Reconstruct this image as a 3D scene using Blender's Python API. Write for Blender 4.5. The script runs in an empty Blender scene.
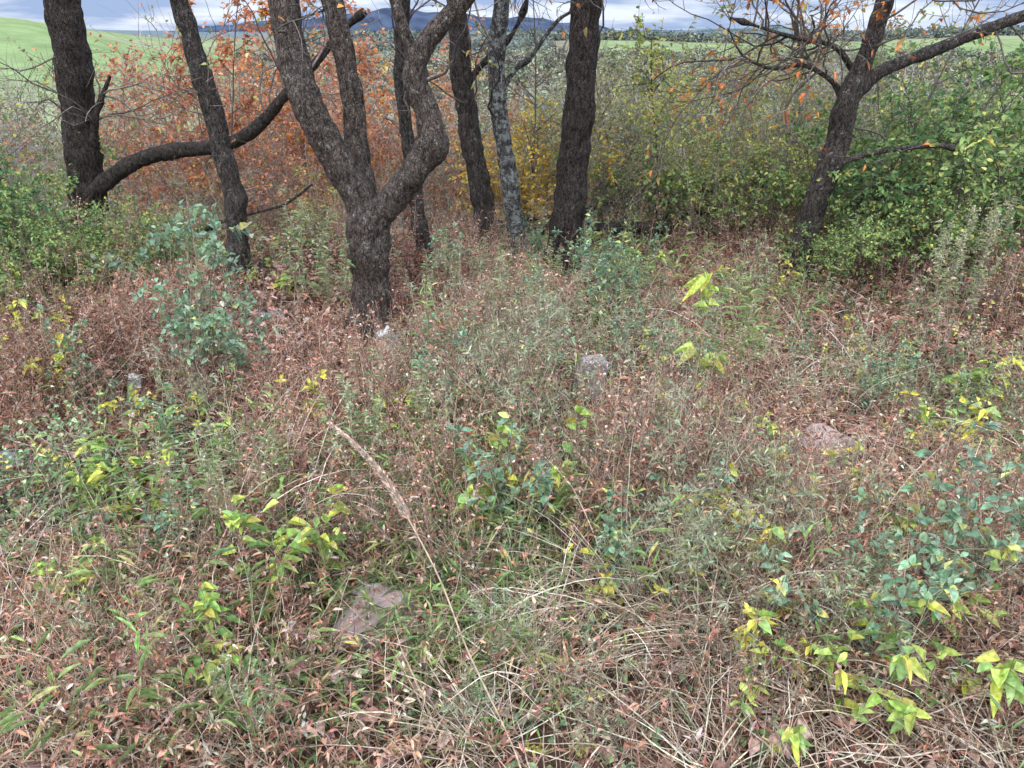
import bpy, math, numpy as np
from mathutils import Vector, noise
rs=np.random.default_rng
scene=bpy.context.scene
COL=scene.collection

# ---------------------------------------------------------------- ground
def sm(a,b,x):
    t=np.clip((x-a)/(b-a),0,1); return t*t*(3-2*t)
def wn(x,y,s,seed=0):
    r=rs(seed); o=np.zeros_like(np.asarray(x,dtype=float))
    for i in range(6):
        a=r.uniform(0,6.28); f=s*r.uniform(.6,1.7); o=o+np.sin((x*np.cos(a)+y*np.sin(a))*f+r.uniform(0,6.28))
    return o/6*1.6
def ground(x,y):
    x=np.asarray(x,dtype=float); y=np.asarray(y,dtype=float)
    r=np.maximum(y-6.4,0)
    q=x/np.maximum(y,1)
    z=-17*(1-np.exp(-r/32))
    z=z+13*sm(90,400,y)*(1-.55*sm(-.28,-.45,q))
    z=z+19*sm(-.31,-.66,q)*sm(100,290,y)+2.5*sm(.3,.8,q)*sm(150,350,y)
    z=z+.035*wn(x,y,2.0,3)*(1-sm(8,14,np.abs(y)))
    z=z+.5*wn(x,y,.12,5)*sm(12,40,y)+1.5*wn(x,y,.02,6)*sm(80,250,y)
    return z

# ---------------------------------------------------------------- mesh tools
class MB:
    def __init__(s): s.V=[];s.F=[];s.C=[];s.M=[];s.S=[];s.n=0
    def add(s,V,F,C,m=0,smooth=False):
        V=np.asarray(V,dtype=np.float32).reshape(-1,3);F=np.asarray(F,dtype=np.int64)
        s.V.append(V);s.F.append(F+s.n);s.n+=len(V)
        C=np.asarray(C,dtype=np.float32)
        if C.ndim==1: C=np.tile(C,(len(V),1))
        s.C.append(C);s.M.append(np.full(len(F),m,dtype=np.int32));s.S.append(np.full(len(F),smooth))
    def mesh(s,name,mats):
        V=np.concatenate(s.V);F=np.concatenate(s.F);C=np.concatenate(s.C)
        me=bpy.data.meshes.new(name)
        me.vertices.add(len(V));me.vertices.foreach_set('co',V.ravel())
        me.loops.add(F.size);me.loops.foreach_set('vertex_index',F.ravel().astype(np.int32))
        me.polygons.add(len(F));me.polygons.foreach_set('loop_start',np.arange(0,F.size,4,dtype=np.int32))
        me.polygons.foreach_set('material_index',np.concatenate(s.M))
        me.polygons.foreach_set('use_smooth',np.concatenate(s.S))
        for m in mats: me.materials.append(m)
        at=me.color_attributes.new('tint','FLOAT_COLOR','POINT')
        at.data.foreach_set('color',np.concatenate([np.clip(C,0,1),np.ones((len(C),1),dtype=np.float32)],1).ravel())
        me.update(calc_edges=True)
        return me
def nrm(a): return a/np.maximum(np.linalg.norm(a,axis=-1,keepdims=True),1e-9)
def grow(S,D,L,K,curl,up,r):
    P=[S];d=nrm(D)
    L=np.broadcast_to(L,(len(S),))
    for k in range(K-1):
        d=d+r.normal(0,curl,d.shape); d[:,2]+=up; d=nrm(d)
        P.append(P[-1]+d*(L/(K-1))[:,None])
    return np.stack(P,1)
IDX=[None]
def sprout(P,n,t0,t1,ang,r):
    N,K=P.shape[:2]
    i=r.integers(0,N,n);t=r.uniform(t0,t1,n)*(K-1)*.999;k=t.astype(int);f=(t-k)[:,None]
    IDX[0]=i
    a=P[i,k];b=P[i,k+1];T=nrm(b-a)
    q=nrm(np.cross(T,r.normal(0,1,(n,3))))
    ang=np.asarray(ang)*np.ones(n)
    return a*(1-f)+b*f, T*np.cos(ang)[:,None]+q*np.sin(ang)[:,None], t/(K-1)
def tubes(mb,P,R,sides,pal,r,m=0,cols=None):
    N,K=P.shape[:2]
    R=np.broadcast_to(R,(N,K))
    T=nrm(np.gradient(P,axis=1));U=nrm(np.cross(T,np.array([1,.23,.11])));W=np.cross(T,U)
    a=np.arange(sides)*2*np.pi/sides
    V=P[:,:,None]+R[:,:,None,None]*(np.cos(a)[None,None,:,None]*U[:,:,None]+np.sin(a)[None,None,:,None]*W[:,:,None])
    k,s=np.meshgrid(np.arange(K-1),np.arange(sides),indexing='ij')
    k=k.ravel();s=s.ravel();s2=(s+1)%sides
    F=np.stack([k*sides+s,k*sides+s2,(k+1)*sides+s2,(k+1)*sides+s],1)
    F=(F[None]+(np.arange(N)*K*sides)[:,None,None]).reshape(-1,4)
    C=pick(pal,N,r) if cols is None else cols
    C=np.repeat(C,K*sides,axis=0)
    mb.add(V.reshape(-1,3),F,C,m,sides>3)
def ribbons(mb,P,Wd,pal,r,m=0):
    N,K=P.shape[:2]
    T=nrm(np.gradient(P,axis=1));U=nrm(np.cross(T,r.normal(0,1,(N,1,3))))
    w=np.sin(np.linspace(.5,3.05,K))[None,:,None]*np.broadcast_to(Wd,(N,))[:,None,None]/2
    V=np.stack([P-U*w,P+U*w],2)
    k=np.arange(K-1);F=np.stack([2*k,2*k+1,2*k+3,2*k+2],1)
    F=(F[None]+(np.arange(N)*K*2)[:,None,None]).reshape(-1,4)
    mb.add(V.reshape(-1,3),F,np.repeat(pick(pal,N,r),K*2,axis=0),m)
def pick(pal,n,r,lo=.6,hi=1.35):
    c=np.array([p[:3] for p in pal]);w=np.array([p[3] if len(p)>3 else 1. for p in pal])
    i=r.choice(len(pal),n,p=w/w.sum())
    return c[i]*r.uniform(lo,hi,(n,1))*r.uniform(.92,1.08,(n,3))
def leaves(mb,C,D,L,W,pal,r,m=0,fold=.12,droop=.2,tilt=.7,cols=None):
    n=len(C);D=nrm(D)
    L=np.broadcast_to(L,(n,))[:,None]*r.uniform(.7,1.25,(n,1));W=np.broadcast_to(W,(n,))[:,None]*r.uniform(.75,1.2,(n,1))
    N=np.array([0,0,1.])+r.normal(0,tilt,(n,3));N=N-D*(N*D).sum(1,keepdims=True);N=nrm(N)
    S=np.cross(D,N);up=N*W*fold*2;dr=-np.array([0,0,1.])*L*droop
    b=C;l1=C+D*L*.33+S*W*.5+up;r1=C+D*L*.33-S*W*.5+up
    l2=C+D*L*.7+S*W*.36+up*.7+dr*.5;r2=C+D*L*.7-S*W*.36+up*.7+dr*.5;t=C+D*L+dr
    V=np.stack([b,l1,l2,t,r2,r1],1).reshape(-1,3)
    F=np.array([[0,1,2,3],[0,3,4,5]]);F=(F[None]+(np.arange(n)*6)[:,None,None]).reshape(-1,4)
    cc=pick(pal,n,r) if cols is None else cols
    mb.add(V,F,np.repeat(cc,6,axis=0),m)

# ---------------------------------------------------------------- materials
def newmat(name):
    m=bpy.data.materials.new(name);m.use_nodes=True;nt=m.node_tree;nt.nodes.clear()
    o=nt.nodes.new('ShaderNodeOutputMaterial');return m,nt,o
def tintmat(name,rough=.6,trans=.3,nscale=60,namp=.5,spec=.3):
    m,nt,o=newmat(name);N=nt.nodes.new;L=nt.links.new
    a=N('ShaderNodeAttribute');a.attribute_name='tint'
    g=N('ShaderNodeNewGeometry');nz=N('ShaderNodeTexNoise');nz.inputs['Scale'].default_value=nscale;nz.inputs['Detail'].default_value=0
    L(g.outputs['Position'],nz.inputs['Vector'])
    mr=N('ShaderNodeMapRange');mr.inputs[1].default_value=.3;mr.inputs[2].default_value=.7
    mr.inputs[3].default_value=1-namp;mr.inputs[4].default_value=1+namp*.6;L(nz.outputs[0],mr.inputs[0])
    mx=N('ShaderNodeVectorMath');mx.operation='SCALE';L(a.outputs['Color'],mx.inputs[0]);L(mr.outputs[0],mx.inputs['Scale'])
    if spec==0:
        p=N('ShaderNodeBsdfDiffuse');L(mx.outputs[0],p.inputs['Color'])
    else:
        p=N('ShaderNodeBsdfPrincipled');p.inputs['Roughness'].default_value=rough;p.inputs['Specular IOR Level'].default_value=spec
        L(mx.outputs[0],p.inputs['Base Color'])
    if trans>0:
        t=N('ShaderNodeBsdfTranslucent');L(mx.outputs[0],t.inputs['Color'])
        s=N('ShaderNodeMixShader');s.inputs[0].default_value=trans;L(p.outputs[0],s.inputs[1]);L(t.outputs[0],s.inputs[2]);L(s.outputs[0],o.inputs[0])
    else: L(p.outputs[0],o.inputs[0])
    return m
M_leaf=tintmat('leaf_surface',.45,.3,80,.3,.4)
M_bush=tintmat('bush_leaf_surface',.45,.3,40,.3,0)
M_dry=tintmat('dry_leaf_surface',.8,0,90,.35,0)
M_twig=tintmat('twig_bark',.85,0,60,.35,0)
M_far=tintmat('far_foliage',.9,0,.5,.25,0)
def barkmat(name,dark,light,lichen,lcol=(.30,.31,.27)):
    m,nt,o=newmat(name);N=nt.nodes.new;L=nt.links.new
    tc=N('ShaderNodeTexCoord');mp=N('ShaderNodeMapping');mp.inputs['Scale'].default_value=(1,1,.42)
    L(tc.outputs['Object'],mp.inputs[0])
    n1=N('ShaderNodeTexNoise');n1.inputs['Scale'].default_value=55;n1.inputs['Detail'].default_value=6;n1.inputs['Distortion'].default_value=.6
    v=N('ShaderNodeTexVoronoi');v.feature='DISTANCE_TO_EDGE';v.inputs['Scale'].default_value=72
    ad=N('ShaderNodeMixRGB');ad.inputs[0].default_value=.14;L(mp.outputs[0],ad.inputs[1])
    nd=N('ShaderNodeTexNoise');nd.inputs['Scale'].default_value=26;L(mp.outputs[0],nd.inputs[0]);L(nd.outputs['Color'],ad.inputs[2])
    L(mp.outputs[0],n1.inputs[0]);L(ad.outputs[0],v.inputs[0])
    r1=N('ShaderNodeValToRGB');r1.color_ramp.elements[0].position=.32;r1.color_ramp.elements[0].color=(*dark,1)
    r1.color_ramp.elements[1].position=.68;r1.color_ramp.elements[1].color=(*light,1);L(n1.outputs[0],r1.inputs[0])
    cr=N('ShaderNodeMapRange');cr.inputs[1].default_value=0;cr.inputs[2].default_value=.12;cr.inputs[3].default_value=.35;cr.inputs[4].default_value=1
    L(v.outputs['Distance'],cr.inputs[0])
    mu=N('ShaderNodeVectorMath');mu.operation='SCALE';L(r1.outputs[0],mu.inputs[0]);L(cr.outputs[0],mu.inputs['Scale'])
    n2=N('ShaderNodeTexNoise');n2.inputs['Scale'].default_value=24;n2.inputs['Detail'].default_value=8;n2.inputs['Roughness'].default_value=.8;L(tc.outputs['Object'],n2.inputs[0])
    r2=N('ShaderNodeMapRange');r2.inputs[1].default_value=.66-lichen*.2;r2.inputs[2].default_value=.70-lichen*.2;r2.inputs[4].default_value=.85;L(n2.outputs[0],r2.inputs[0])
    mx=N('ShaderNodeMixRGB');L(r2.outputs[0],mx.inputs[0]);L(mu.outputs[0],mx.inputs[1]);mx.inputs[2].default_value=(*lcol,1)
    p=N('ShaderNodeBsdfPrincipled');p.inputs['Roughness'].default_value=.9;p.inputs['Specular IOR Level'].default_value=.15
    L(mx.outputs[0],p.inputs['Base Color'])
    hs=N('ShaderNodeMath');hs.operation='ADD';L(cr.outputs[0],hs.inputs[0]);L(n1.outputs[0],hs.inputs[1])
    b=N('ShaderNodeBump');b.inputs['Strength'].default_value=1;b.inputs['Distance'].default_value=.012;L(hs.outputs[0],b.inputs['Height']);L(b.outputs[0],p.inputs['Normal'])
    L(p.outputs[0],o.inputs[0]);return m
B_main=barkmat('furrowed_bark',(.055,.042,.034),(.22,.17,.135),.42,(.36,.37,.30))
B_dark=barkmat('dark_bark',(.034,.027,.022),(.13,.104,.085),.15,(.25,.25,.2))
B_lich=barkmat('lichened_bark',(.05,.045,.04),(.17,.155,.14),.78,(.38,.40,.36))
B_gray=barkmat('gray_bark',(.042,.036,.03),(.17,.138,.115),.38,(.33,.34,.29))
def stonemat(name,c1,c2,lich):
    m,nt,o=newmat(name);N=nt.nodes.new;L=nt.links.new
    tc=N('ShaderNodeTexCoord');n=N('ShaderNodeTexNoise');n.inputs['Scale'].default_value=22;n.inputs['Detail'].default_value=9;n.inputs['Roughness'].default_value=.75
    L(tc.outputs['Object'],n.inputs[0]);r=N('ShaderNodeValToRGB');r.color_ramp.elements[0].position=.35;r.color_ramp.elements[0].color=(*c1,1);r.color_ramp.elements[1].position=.65;r.color_ramp.elements[1].color=(*c2,1)
    L(n.outputs[0],r.inputs[0]);n2=N('ShaderNodeTexNoise');n2.inputs['Scale'].default_value=12;n2.inputs['Detail'].default_value=6;L(tc.outputs['Object'],n2.inputs[0])
    r2=N('ShaderNodeMapRange');r2.inputs[1].default_value=.53;r2.inputs[2].default_value=.62;L(n2.outputs[0],r2.inputs[0])
    mx=N('ShaderNodeMixRGB');L(r2.outputs[0],mx.inputs[0]);L(r.outputs[0],mx.inputs[1]);mx.inputs[2].default_value=(*lich,1)
    p=N('ShaderNodeBsdfPrincipled');p.inputs['Roughness'].default_value=.9;L(mx.outputs[0],p.inputs['Base Color'])
    b=N('ShaderNodeBump');b.inputs['Strength'].default_value=.9;b.inputs['Distance'].default_value=.015;L(n.outputs[0],b.inputs['Height']);L(b.outputs[0],p.inputs['Normal']);L(p.outputs[0],o.inputs[0]);return m
def groundmat():
    m,nt,o=newmat('soil_and_fields');N=nt.nodes.new;L=nt.links.new
    a=N('ShaderNodeAttribute');a.attribute_name='tint';g=N('ShaderNodeNewGeometry')
    n=N('ShaderNodeTexNoise');n.inputs['Scale'].default_value=22;n.inputs['Detail'].default_value=7;n.inputs['Roughness'].default_value=.75;L(g.outputs['Position'],n.inputs[0])
    n2=N('ShaderNodeTexNoise');n2.inputs['Scale'].default_value=.09;n2.inputs['Detail'].default_value=7;n2.inputs['Roughness'].default_value=.65;L(g.outputs['Position'],n2.inputs[0])
    mr=N('ShaderNodeMapRange');mr.inputs[1].default_value=.3;mr.inputs[2].default_value=.7;mr.inputs[3].default_value=.5;mr.inputs[4].default_value=1.5;L(n.outputs[0],mr.inputs[0])
    m2=N('ShaderNodeMapRange');m2.inputs[1].default_value=.3;m2.inputs[2].default_value=.7;m2.inputs[3].default_value=.7;m2.inputs[4].default_value=1.25;L(n2.outputs[0],m2.inputs[0])
    mm=N('ShaderNodeMath');mm.operation='MULTIPLY';L(mr.outputs[0],mm.inputs[0]);L(m2.outputs[0],mm.inputs[1])
    s=N('ShaderNodeVectorMath');s.operation='SCALE';L(a.outputs['Color'],s.inputs[0]);L(mm.outputs[0],s.inputs['Scale'])
    p=N('ShaderNodeBsdfDiffuse');L(s.outputs[0],p.inputs['Color'])
    b=N('ShaderNodeBump');b.inputs['Strength'].default_value=.7;b.inputs['Distance'].default_value=.02;L(n.outputs[0],b.inputs['Height']);L(b.outputs[0],p.inputs['Normal'])
    L(p.outputs[0],o.inputs[0]);return m

# ---------------------------------------------------------------- objects
def obj(name,me,parent=None,loc=(0,0,0),rot=0,sc=1,**kw):
    o=bpy.data.objects.new(name,me);COL.objects.link(o)
    if parent: o.parent=parent
    o.location=loc;o.rotation_euler=(0,0,rot)
    o.scale=(sc,sc,sc) if np.isscalar(sc) else sc
    for k,v in kw.items(): o[k]=v
    return o

# ground sheet
def grid(xs,ys,colf,name,mat,zf):
    X,Y=np.meshgrid(xs,ys);Z=zf(X,Y);V=np.stack([X,Y,Z],-1).reshape(-1,3)
    nx=len(xs);ny=len(ys);i,j=np.meshgrid(np.arange(ny-1),np.arange(nx-1),indexing='ij');a=(i*nx+j).ravel()
    mb=MB();mb.add(V,np.stack([a,a+1,a+nx+1,a+nx],1),colf(X,Y,Z).reshape(-1,3),0,True)
    return mb.mesh(name,[mat])
u=np.linspace(-1,1,301);xs=np.sinh(u*8.0)/np.sinh(8.0)*5000
v=np.linspace(-.45,1,340);ys=np.sinh(v*8.0)/np.sinh(8.0)*6000+2
def gcol(X,Y,Z):
    near=np.array([.15,.09,.06]);val=np.array([.20,.18,.12]);fld=np.array([.21,.27,.115]);fld2=np.array([.29,.295,.17])
    c=np.ones(X.shape+(3,))*near
    t=sm(9,18,Y)[...,None];c=c*(1-t)+val*t
    q=X/np.maximum(Y,1)
    f=(sm(-.31,-.36,q)*sm(90,120,Y)*(1-sm(700,800,Y))+.95*sm(285,292,Y)*(1-sm(400,430,Y))*sm(.05,.13,q)).clip(0,1)[...,None]
    g=sm(-.2,.5,wn(X,Y,.02,9))[...,None]
    c=c*(1-f)+(fld*(1-g*.6)+fld2*g*.6)*f
    h=sm(500,1500,Y)[...,None];c=c*(1-h)+np.array([.14,.18,.19])*h  # distance haze painted in: far ground fades to blue-gray
    return c
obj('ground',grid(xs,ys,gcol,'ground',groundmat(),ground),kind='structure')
def ridge(name,y0,x0,x1,hf,c,mat,depth=600):
    xs=np.linspace(x0,x1,200);ys=np.linspace(0,1,12)
    def z(X,T): return -40+ (hf(X)+40)*np.sin(np.clip(T,0,1)*np.pi)
    X,T=np.meshgrid(xs,ys);Z=z(X,T);V=np.stack([X,y0+T*depth,Z],-1).reshape(-1,3)
    nx=len(xs);i,j=np.meshgrid(np.arange(len(ys)-1),np.arange(nx-1),indexing='ij');a=(i*nx+j).ravel()
    mb=MB();mb.add(V,np.stack([a,a+1,a+nx+1,a+nx],1),np.array(c),0,True)
    obj(name,mb.mesh(name,[mat]),kind='structure')
M_mt=tintmat('hazy_hill',.95,0,.02,.35,0)  # haze is only colour: both ridges get bluish base tints
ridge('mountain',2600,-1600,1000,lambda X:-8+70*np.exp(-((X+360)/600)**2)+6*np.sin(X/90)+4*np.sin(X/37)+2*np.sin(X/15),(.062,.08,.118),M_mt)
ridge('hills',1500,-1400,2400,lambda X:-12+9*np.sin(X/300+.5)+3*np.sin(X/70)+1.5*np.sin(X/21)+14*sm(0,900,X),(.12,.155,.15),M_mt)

# ---------------------------------------------------------------- big trees
def cr(pts,step):
    P=np.array(pts,dtype=float);P=np.vstack([2*P[0]-P[1],P,2*P[-1]-P[-2]]);out=[]
    for i in range(1,len(P)-2):
        n=max(2,int(np.linalg.norm(P[i+1,:3]-P[i,:3])/step))
        for t in np.arange(n)/n:
            out.append(.5*((2*P[i])+(-P[i-1]+P[i+1])*t+(2*P[i-1]-5*P[i]+4*P[i+1]-P[i+2])*t*t+(-P[i-1]+3*P[i]-3*P[i+1]+P[i+2])*t**3))
    out.append(P[-2]);return np.array(out)
def limb(mb,pts,step=.022,sides=26,flare=False,seed=0):
    Q=cr(pts,step);P=Q[:,:3].copy();R=Q[:,3].copy()
    if flare: R*=1+.45*np.exp(-np.maximum(P[:,2],0)/.12)
    for i,p in enumerate(P.copy()):
        s=seed*3.1+len(pts)
        P[i,0]+=.1*R[i]*2*noise.noise(Vector((p[2]*3.5,p[0]*3.5,s)));P[i,1]+=.1*R[i]*2*noise.noise(Vector((s,p[2]*3.5,p[0]*3.5)))
        R[i]*=1+.12*noise.noise(Vector((p[0]*9+s,p[1]*9,p[2]*9)))
    T=nrm(np.gradient(P,axis=0));U=nrm(np.cross(T,np.array([1,.23,.11])));W=np.cross(T,U)
    a=np.arange(sides)*2*np.pi/sides
    n=np.cos(a)[None,:,None]*U[:,None]+np.sin(a)[None,:,None]*W[:,None]
    V=P[:,None]+R[:,None,None]*n
    # burls: a few rounded knots per limb
    rr=rs(int(seed*100+len(pts)));kn=[(V[rr.integers(len(P)),rr.integers(sides)],rr.uniform(.03,.055)) for _ in range(max(1,len(P)//22))]
    d=np.array([[.14*noise.noise(Vector((p[0]*9+seed,p[1]*9,p[2]*6)))+.15*noise.noise(Vector((p[0]*38,p[1]*38+seed,p[2]*13))) for p in row] for row in V])
    V0=V.copy();V=V+n*(R[:,None]*d)[:,:,None]
    for c,w_ in kn: V=V+n*(.35*w_*np.exp(-((V0-c)**2).sum(-1)/(w_*w_)))[:,:,None]
    K=len(P);k,s=np.meshgrid(np.arange(K-1),np.arange(sides),indexing='ij');k=k.ravel();s=s.ravel();s2=(s+1)%sides
    mb.add(V.reshape(-1,3),np.stack([k*sides+s,k*sides+s2,(k+1)*sides+s2,(k+1)*sides+s],1),np.array([.1,.1,.1]),0,True)
    return P
TW=[(.18,.145,.12),(.24,.2,.17),(.13,.105,.09)]
RUST=[(.74,.28,.09,3),(.76,.38,.12,2),(.58,.20,.08,2),(.66,.5,.16,1.5)]
YEL=[(.64,.58,.15,3),(.49,.53,.18,3),(.33,.42,.15,2),(.56,.42,.15,1)]
def big_tree(label,base,bark,limbs,seed,leafpal,nleaf=800,twn=26,ext=2.2,lf=1.0,th=.93):
    r=rs(seed);B=np.array([base[0],base[1],0.])
    mb=MB();tops=[];allP=[]
    for i,l in enumerate(limbs):
        l=[(p[0]-B[0],p[1]-B[1],p[2],p[3]*th) for p in l]
        up=l[-1][2]>1.78
        if up:
            p=np.array(l[-1]);q=np.array(l[-2]);d=nrm((p-q)[:3]);d=nrm(d+np.array([0,0,.5]))
            for j in range(4):
                d=nrm(d+r.normal(0,.14,3)+np.array([0,0,.1]));p=np.array([*(p[:3]+d*ext/4),p[3]*.78]);l.append(tuple(p))
        P=limb(mb,l,seed=seed,flare=(i==0));allP.append((P,l));
        if up: tops.append(P)
    root=obj('tree',None,loc=(B[0],B[1],0),label=label,category='tree')
    obj('trunk',mb.mesh('trunk',[bark]),root)
    cb=MB()
    for P in tops:
        idx=np.linspace(0,len(P)-1,14).astype(int);Q=P[idx][None]
        S,D,t=sprout(Q,6,.55,1,.9,r);D[:,2]+=.3
        G=grow(S,D,r.uniform(.8,1.7,6),8,.16,.03,r);tubes(cb,G,np.linspace(.02,.007,8)[None],6,TW,r)
        S,D,t=sprout(G,24,.15,1,.8,r);G2=grow(S,D,r.uniform(.3,.8,24),7,.2,-.01,r);tubes(cb,G2,np.linspace(.006,.002,7)[None],4,TW,r)
        S,D,t=sprout(G2,50,.15,1,.8,r);G3=grow(S,D,r.uniform(.1,.35,50),5,.2,-.03,r);tubes(cb,G3,np.linspace(.003,.0012,5)[None],3,TW,r)
        S,D,t=sprout(G3,nleaf//3,.2,1,1.,r);D[:,2]-=.4;leaves(cb,S,D,.055,.03,leafpal,r,1)
    n=twn
    for P,l in allP:
        idx=np.linspace(0,len(P)-1,16).astype(int);Q=P[idx][None]
        S,D,t=sprout(Q,n,.2,.85,1.15,r);k=(S[:,2]>1.0)&(S[:,2]<2.2)
        S=S[k];D=D[k]
        if len(S)<2: continue
        D[:,2]+=.2
        G=grow(S,D,r.uniform(.3,1.3,len(S)),11,.26,.01,r);tubes(cb,G,np.linspace(.008,.0016,11)[None],4,TW,r)
        S,D,t=sprout(G,len(S)*7,.2,1,.8,r);G2=grow(S,D,r.uniform(.1,.45,len(S)),6,.28,0,r);tubes(cb,G2,np.linspace(.0025,.001,6)[None],3,TW,r)
        S,D,t=sprout(G2,int(len(S)*lf),.3,1,1.,r);D[:,2]-=.4;leaves(cb,S,D,.045,.025,leafpal,r,1)
    obj('crown',cb.mesh('crown',[M_twig,M_bush]),root)
    return root
def L3(y,pts): return [(x,y if len(q)==0 else q[0],z,r) for x,z,r,*q in pts]
big_tree('forked gray-brown tree with three heavy limbs and rough bark',(-.82,4.15),B_main,[
  L3(4.12,[(-.83,-.1,.14),(-.82,.1,.12),(-.82,.3,.106),(-.82,.5,.112),(-.81,.64,.128),(-.82,.74,.1),(-.84,.8,.05)]),
  L3(4.15,[(-.81,.6,.09),(-.86,.84,.094),(-.97,1.05,.09),(-1.08,1.3,.084),(-1.15,1.55,.08,4.24),(-1.17,1.8,.077,4.3),(-1.18,2.2,.068,4.35)]),
  L3(4.24,[(-.81,.62,.085),(-.85,.9,.075,4.28),(-.87,1.2,.066,4.32),(-.9,1.52,.06,4.34),(-.95,1.83,.056,4.36),(-.97,2.2,.05,4.4)]),
  L3(4.1,[(-.82,.58,.09),(-.78,.67,.09),(-.67,.79,.085),(-.56,.92,.078),(-.475,1.03,.088),(-.43,1.12,.09),(-.445,1.26,.066),(-.495,1.40,.072),(-.47,1.53,.056),(-.36,1.67,.05),(-.22,1.8,.046),(-.02,2.05,.04)]),
  L3(4.15,[(-.47,1.42,.045),(-.52,1.57,.034),(-.58,1.76,.03),(-.64,2.04,.025)])],11,RUST,400,12,lf=.5,th=.95)
big_tree('dark straight-trunked tree beside a green shrub',(-3.46,6),B_dark,[
  L3(6,[(-3.48,-.1,.16),(-3.43,.2,.15),(-3.39,.42,.145),(-3.34,.95,.135),(-3.28,1.44,.13),(-3.23,1.84,.125),(-3.14,2.4,.11)]),
  L3(5.95,[(-3.30,.72,.05),(-3.22,.9,.036),(-3.15,1.08,.026),(-2.99,1.34,.012)]),
  L3(5.9,[(-3.42,.3,.08),(-3.29,.49,.07),(-3.08,.64,.065),(-2.83,.76,.062),(-2.58,.81,.06),(-2.35,.83,.057),(-2.15,.87,.054),(-1.98,.95,.052),(-1.83,1.07,.047),(-1.70,1.2,.042),(-1.47,1.4,.034),(-1.25,1.62,.028),(-1.05,1.77,.022)])],12,YEL,300,16,lf=.25)
big_tree('slim gray tree leaning slightly over the clearing',(-1.96,5.1),B_gray,[
  L3(5.1,[(-1.96,-.08,.085),(-1.93,.25,.078),(-1.90,.66,.073),(-1.93,.99,.07),(-1.98,1.42,.066),(-2.04,1.81,.062),(-2.09,2.13,.053)])],13,YEL,400,16,lf=.4)
big_tree('thin brown tree standing close behind the forked one',(-.62,5.6),B_gray,[
  L3(5.6,[(-.62,-.08,.067),(-.69,.24,.06),(-.74,.74,.054),(-.78,1.3,.05),(-.73,1.83,.047),(-.67,2.3,.042)])],14,RUST,300,26,lf=.5)
big_tree('dark brown tree leaning a little to one side',(-.18,5.8),B_gray,[
  L3(5.8,[(-.17,-.1,.105),(-.21,.3,.094),(-.27,.68,.085),(-.36,1.32,.077),(-.39,1.84,.072),(-.41,2.33,.063)]),
  L3(5.8,[(-.35,1.25,.028),(-.22,1.42,.022),(-.1,1.5,.018),(.05,1.7,.014),(.12,1.9,.011)])],15,RUST,300,26,lf=.4)
big_tree('pale lichen-covered slender tree trunk',(.07,5.5),B_lich,[
  L3(5.5,[(.08,-.08,.078),(.02,.35,.07),(-.03,.73,.067),(-.10,1.34,.062),(-.07,1.83,.058),(-.04,2.3,.05)]),
  L3(5.5,[(-.09,1.25,.024),(.02,1.4,.018),(.14,1.5,.016),(.3,1.7,.013),(.5,1.85,.01)])],16,YEL,300,26,lf=.4)
big_tree('stout dark tree with deeply furrowed bark',(.36,5.3),B_dark,[
  L3(5.3,[(.35,-.08,.135),(.39,.34,.118),(.425,.77,.112),(.46,1.34,.108),(.47,1.82,.104),(.46,2.3,.09)])],17,RUST,300,22,lf=.5)
big_tree('leaning gray tree with a long sideways bough and rust leaves',(2.06,5.2),B_gray,[
  L3(5.2,[(2.05,-.1,.115),(2.07,.19,.096),(2.12,.58,.088),(2.19,.92,.084),(2.21,1.2,.078),(2.26,1.42,.064),(2.31,1.65,.056),(2.34,1.85,.052),(2.38,2.2,.046)]),
  L3(5.2,[(2.2,1.16,.055),(2.3,1.32,.048),(2.42,1.42,.044),(2.71,1.53,.04),(3.0,1.65,.037),(3.26,1.74,.034),(3.61,1.85,.028)]),
  L3(5.15,[(2.16,.82,.026),(2.43,.905,.02),(2.82,.95,.016),(3.03,.92,.01)]),
  L3(5.25,[(2.2,1.25,.024),(2.08,1.36,.018),(1.9,1.44,.015),(1.7,1.42,.011),(1.5,1.5,.008),(1.38,1.66,.005)]),
  L3(5.3,[(2.26,1.4,.024),(2.1,1.55,.018),(1.85,1.6,.014),(1.62,1.66,.01),(1.4,1.72,.007)])],18,RUST,500,24,lf=1.3)
mb=MB();limb(mb,[(-1.3,0,-.02,.05),(-.5,.02,.14,.055),(.1,0,.17,.05),(.8,-.03,.2,.045),(1.5,.1,.1,.035)],seed=4)
obj('fallen_log',mb.mesh('fallen_log',[B_dark]),loc=(.3,6.0,0),label='thin dark fallen log lying behind the trees',category='log')
for i,(a,b,rad) in enumerate([((-.5,6.2,.1),(1.7,6.4,.42),.022),((.5,5.9,.05),(1.9,6.3,.3),.018),((-2.9,5.8,.15),(-1.6,6.0,.45),.02),((-2.4,3.9,.03),(-1.7,4.3,.1),.012)]):
    a=np.array(a);b=np.array(b);r=rs(60+i);pts=[]
    for t in np.linspace(0,1,7): q=(a*(1-t)+b*t)-a+r.normal(0,.03,3)*(t>0); pts.append((*q,rad*(1-.6*t)))
    mb=MB();limb(mb,pts,step=.04,sides=10,seed=30+i)
    obj('fallen_branch',mb.mesh('fallen_branch',[B_gray]),loc=tuple(a),label='thin bare fallen branch lying in the brush',category='branch',group='fallen branches in the brush')

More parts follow.
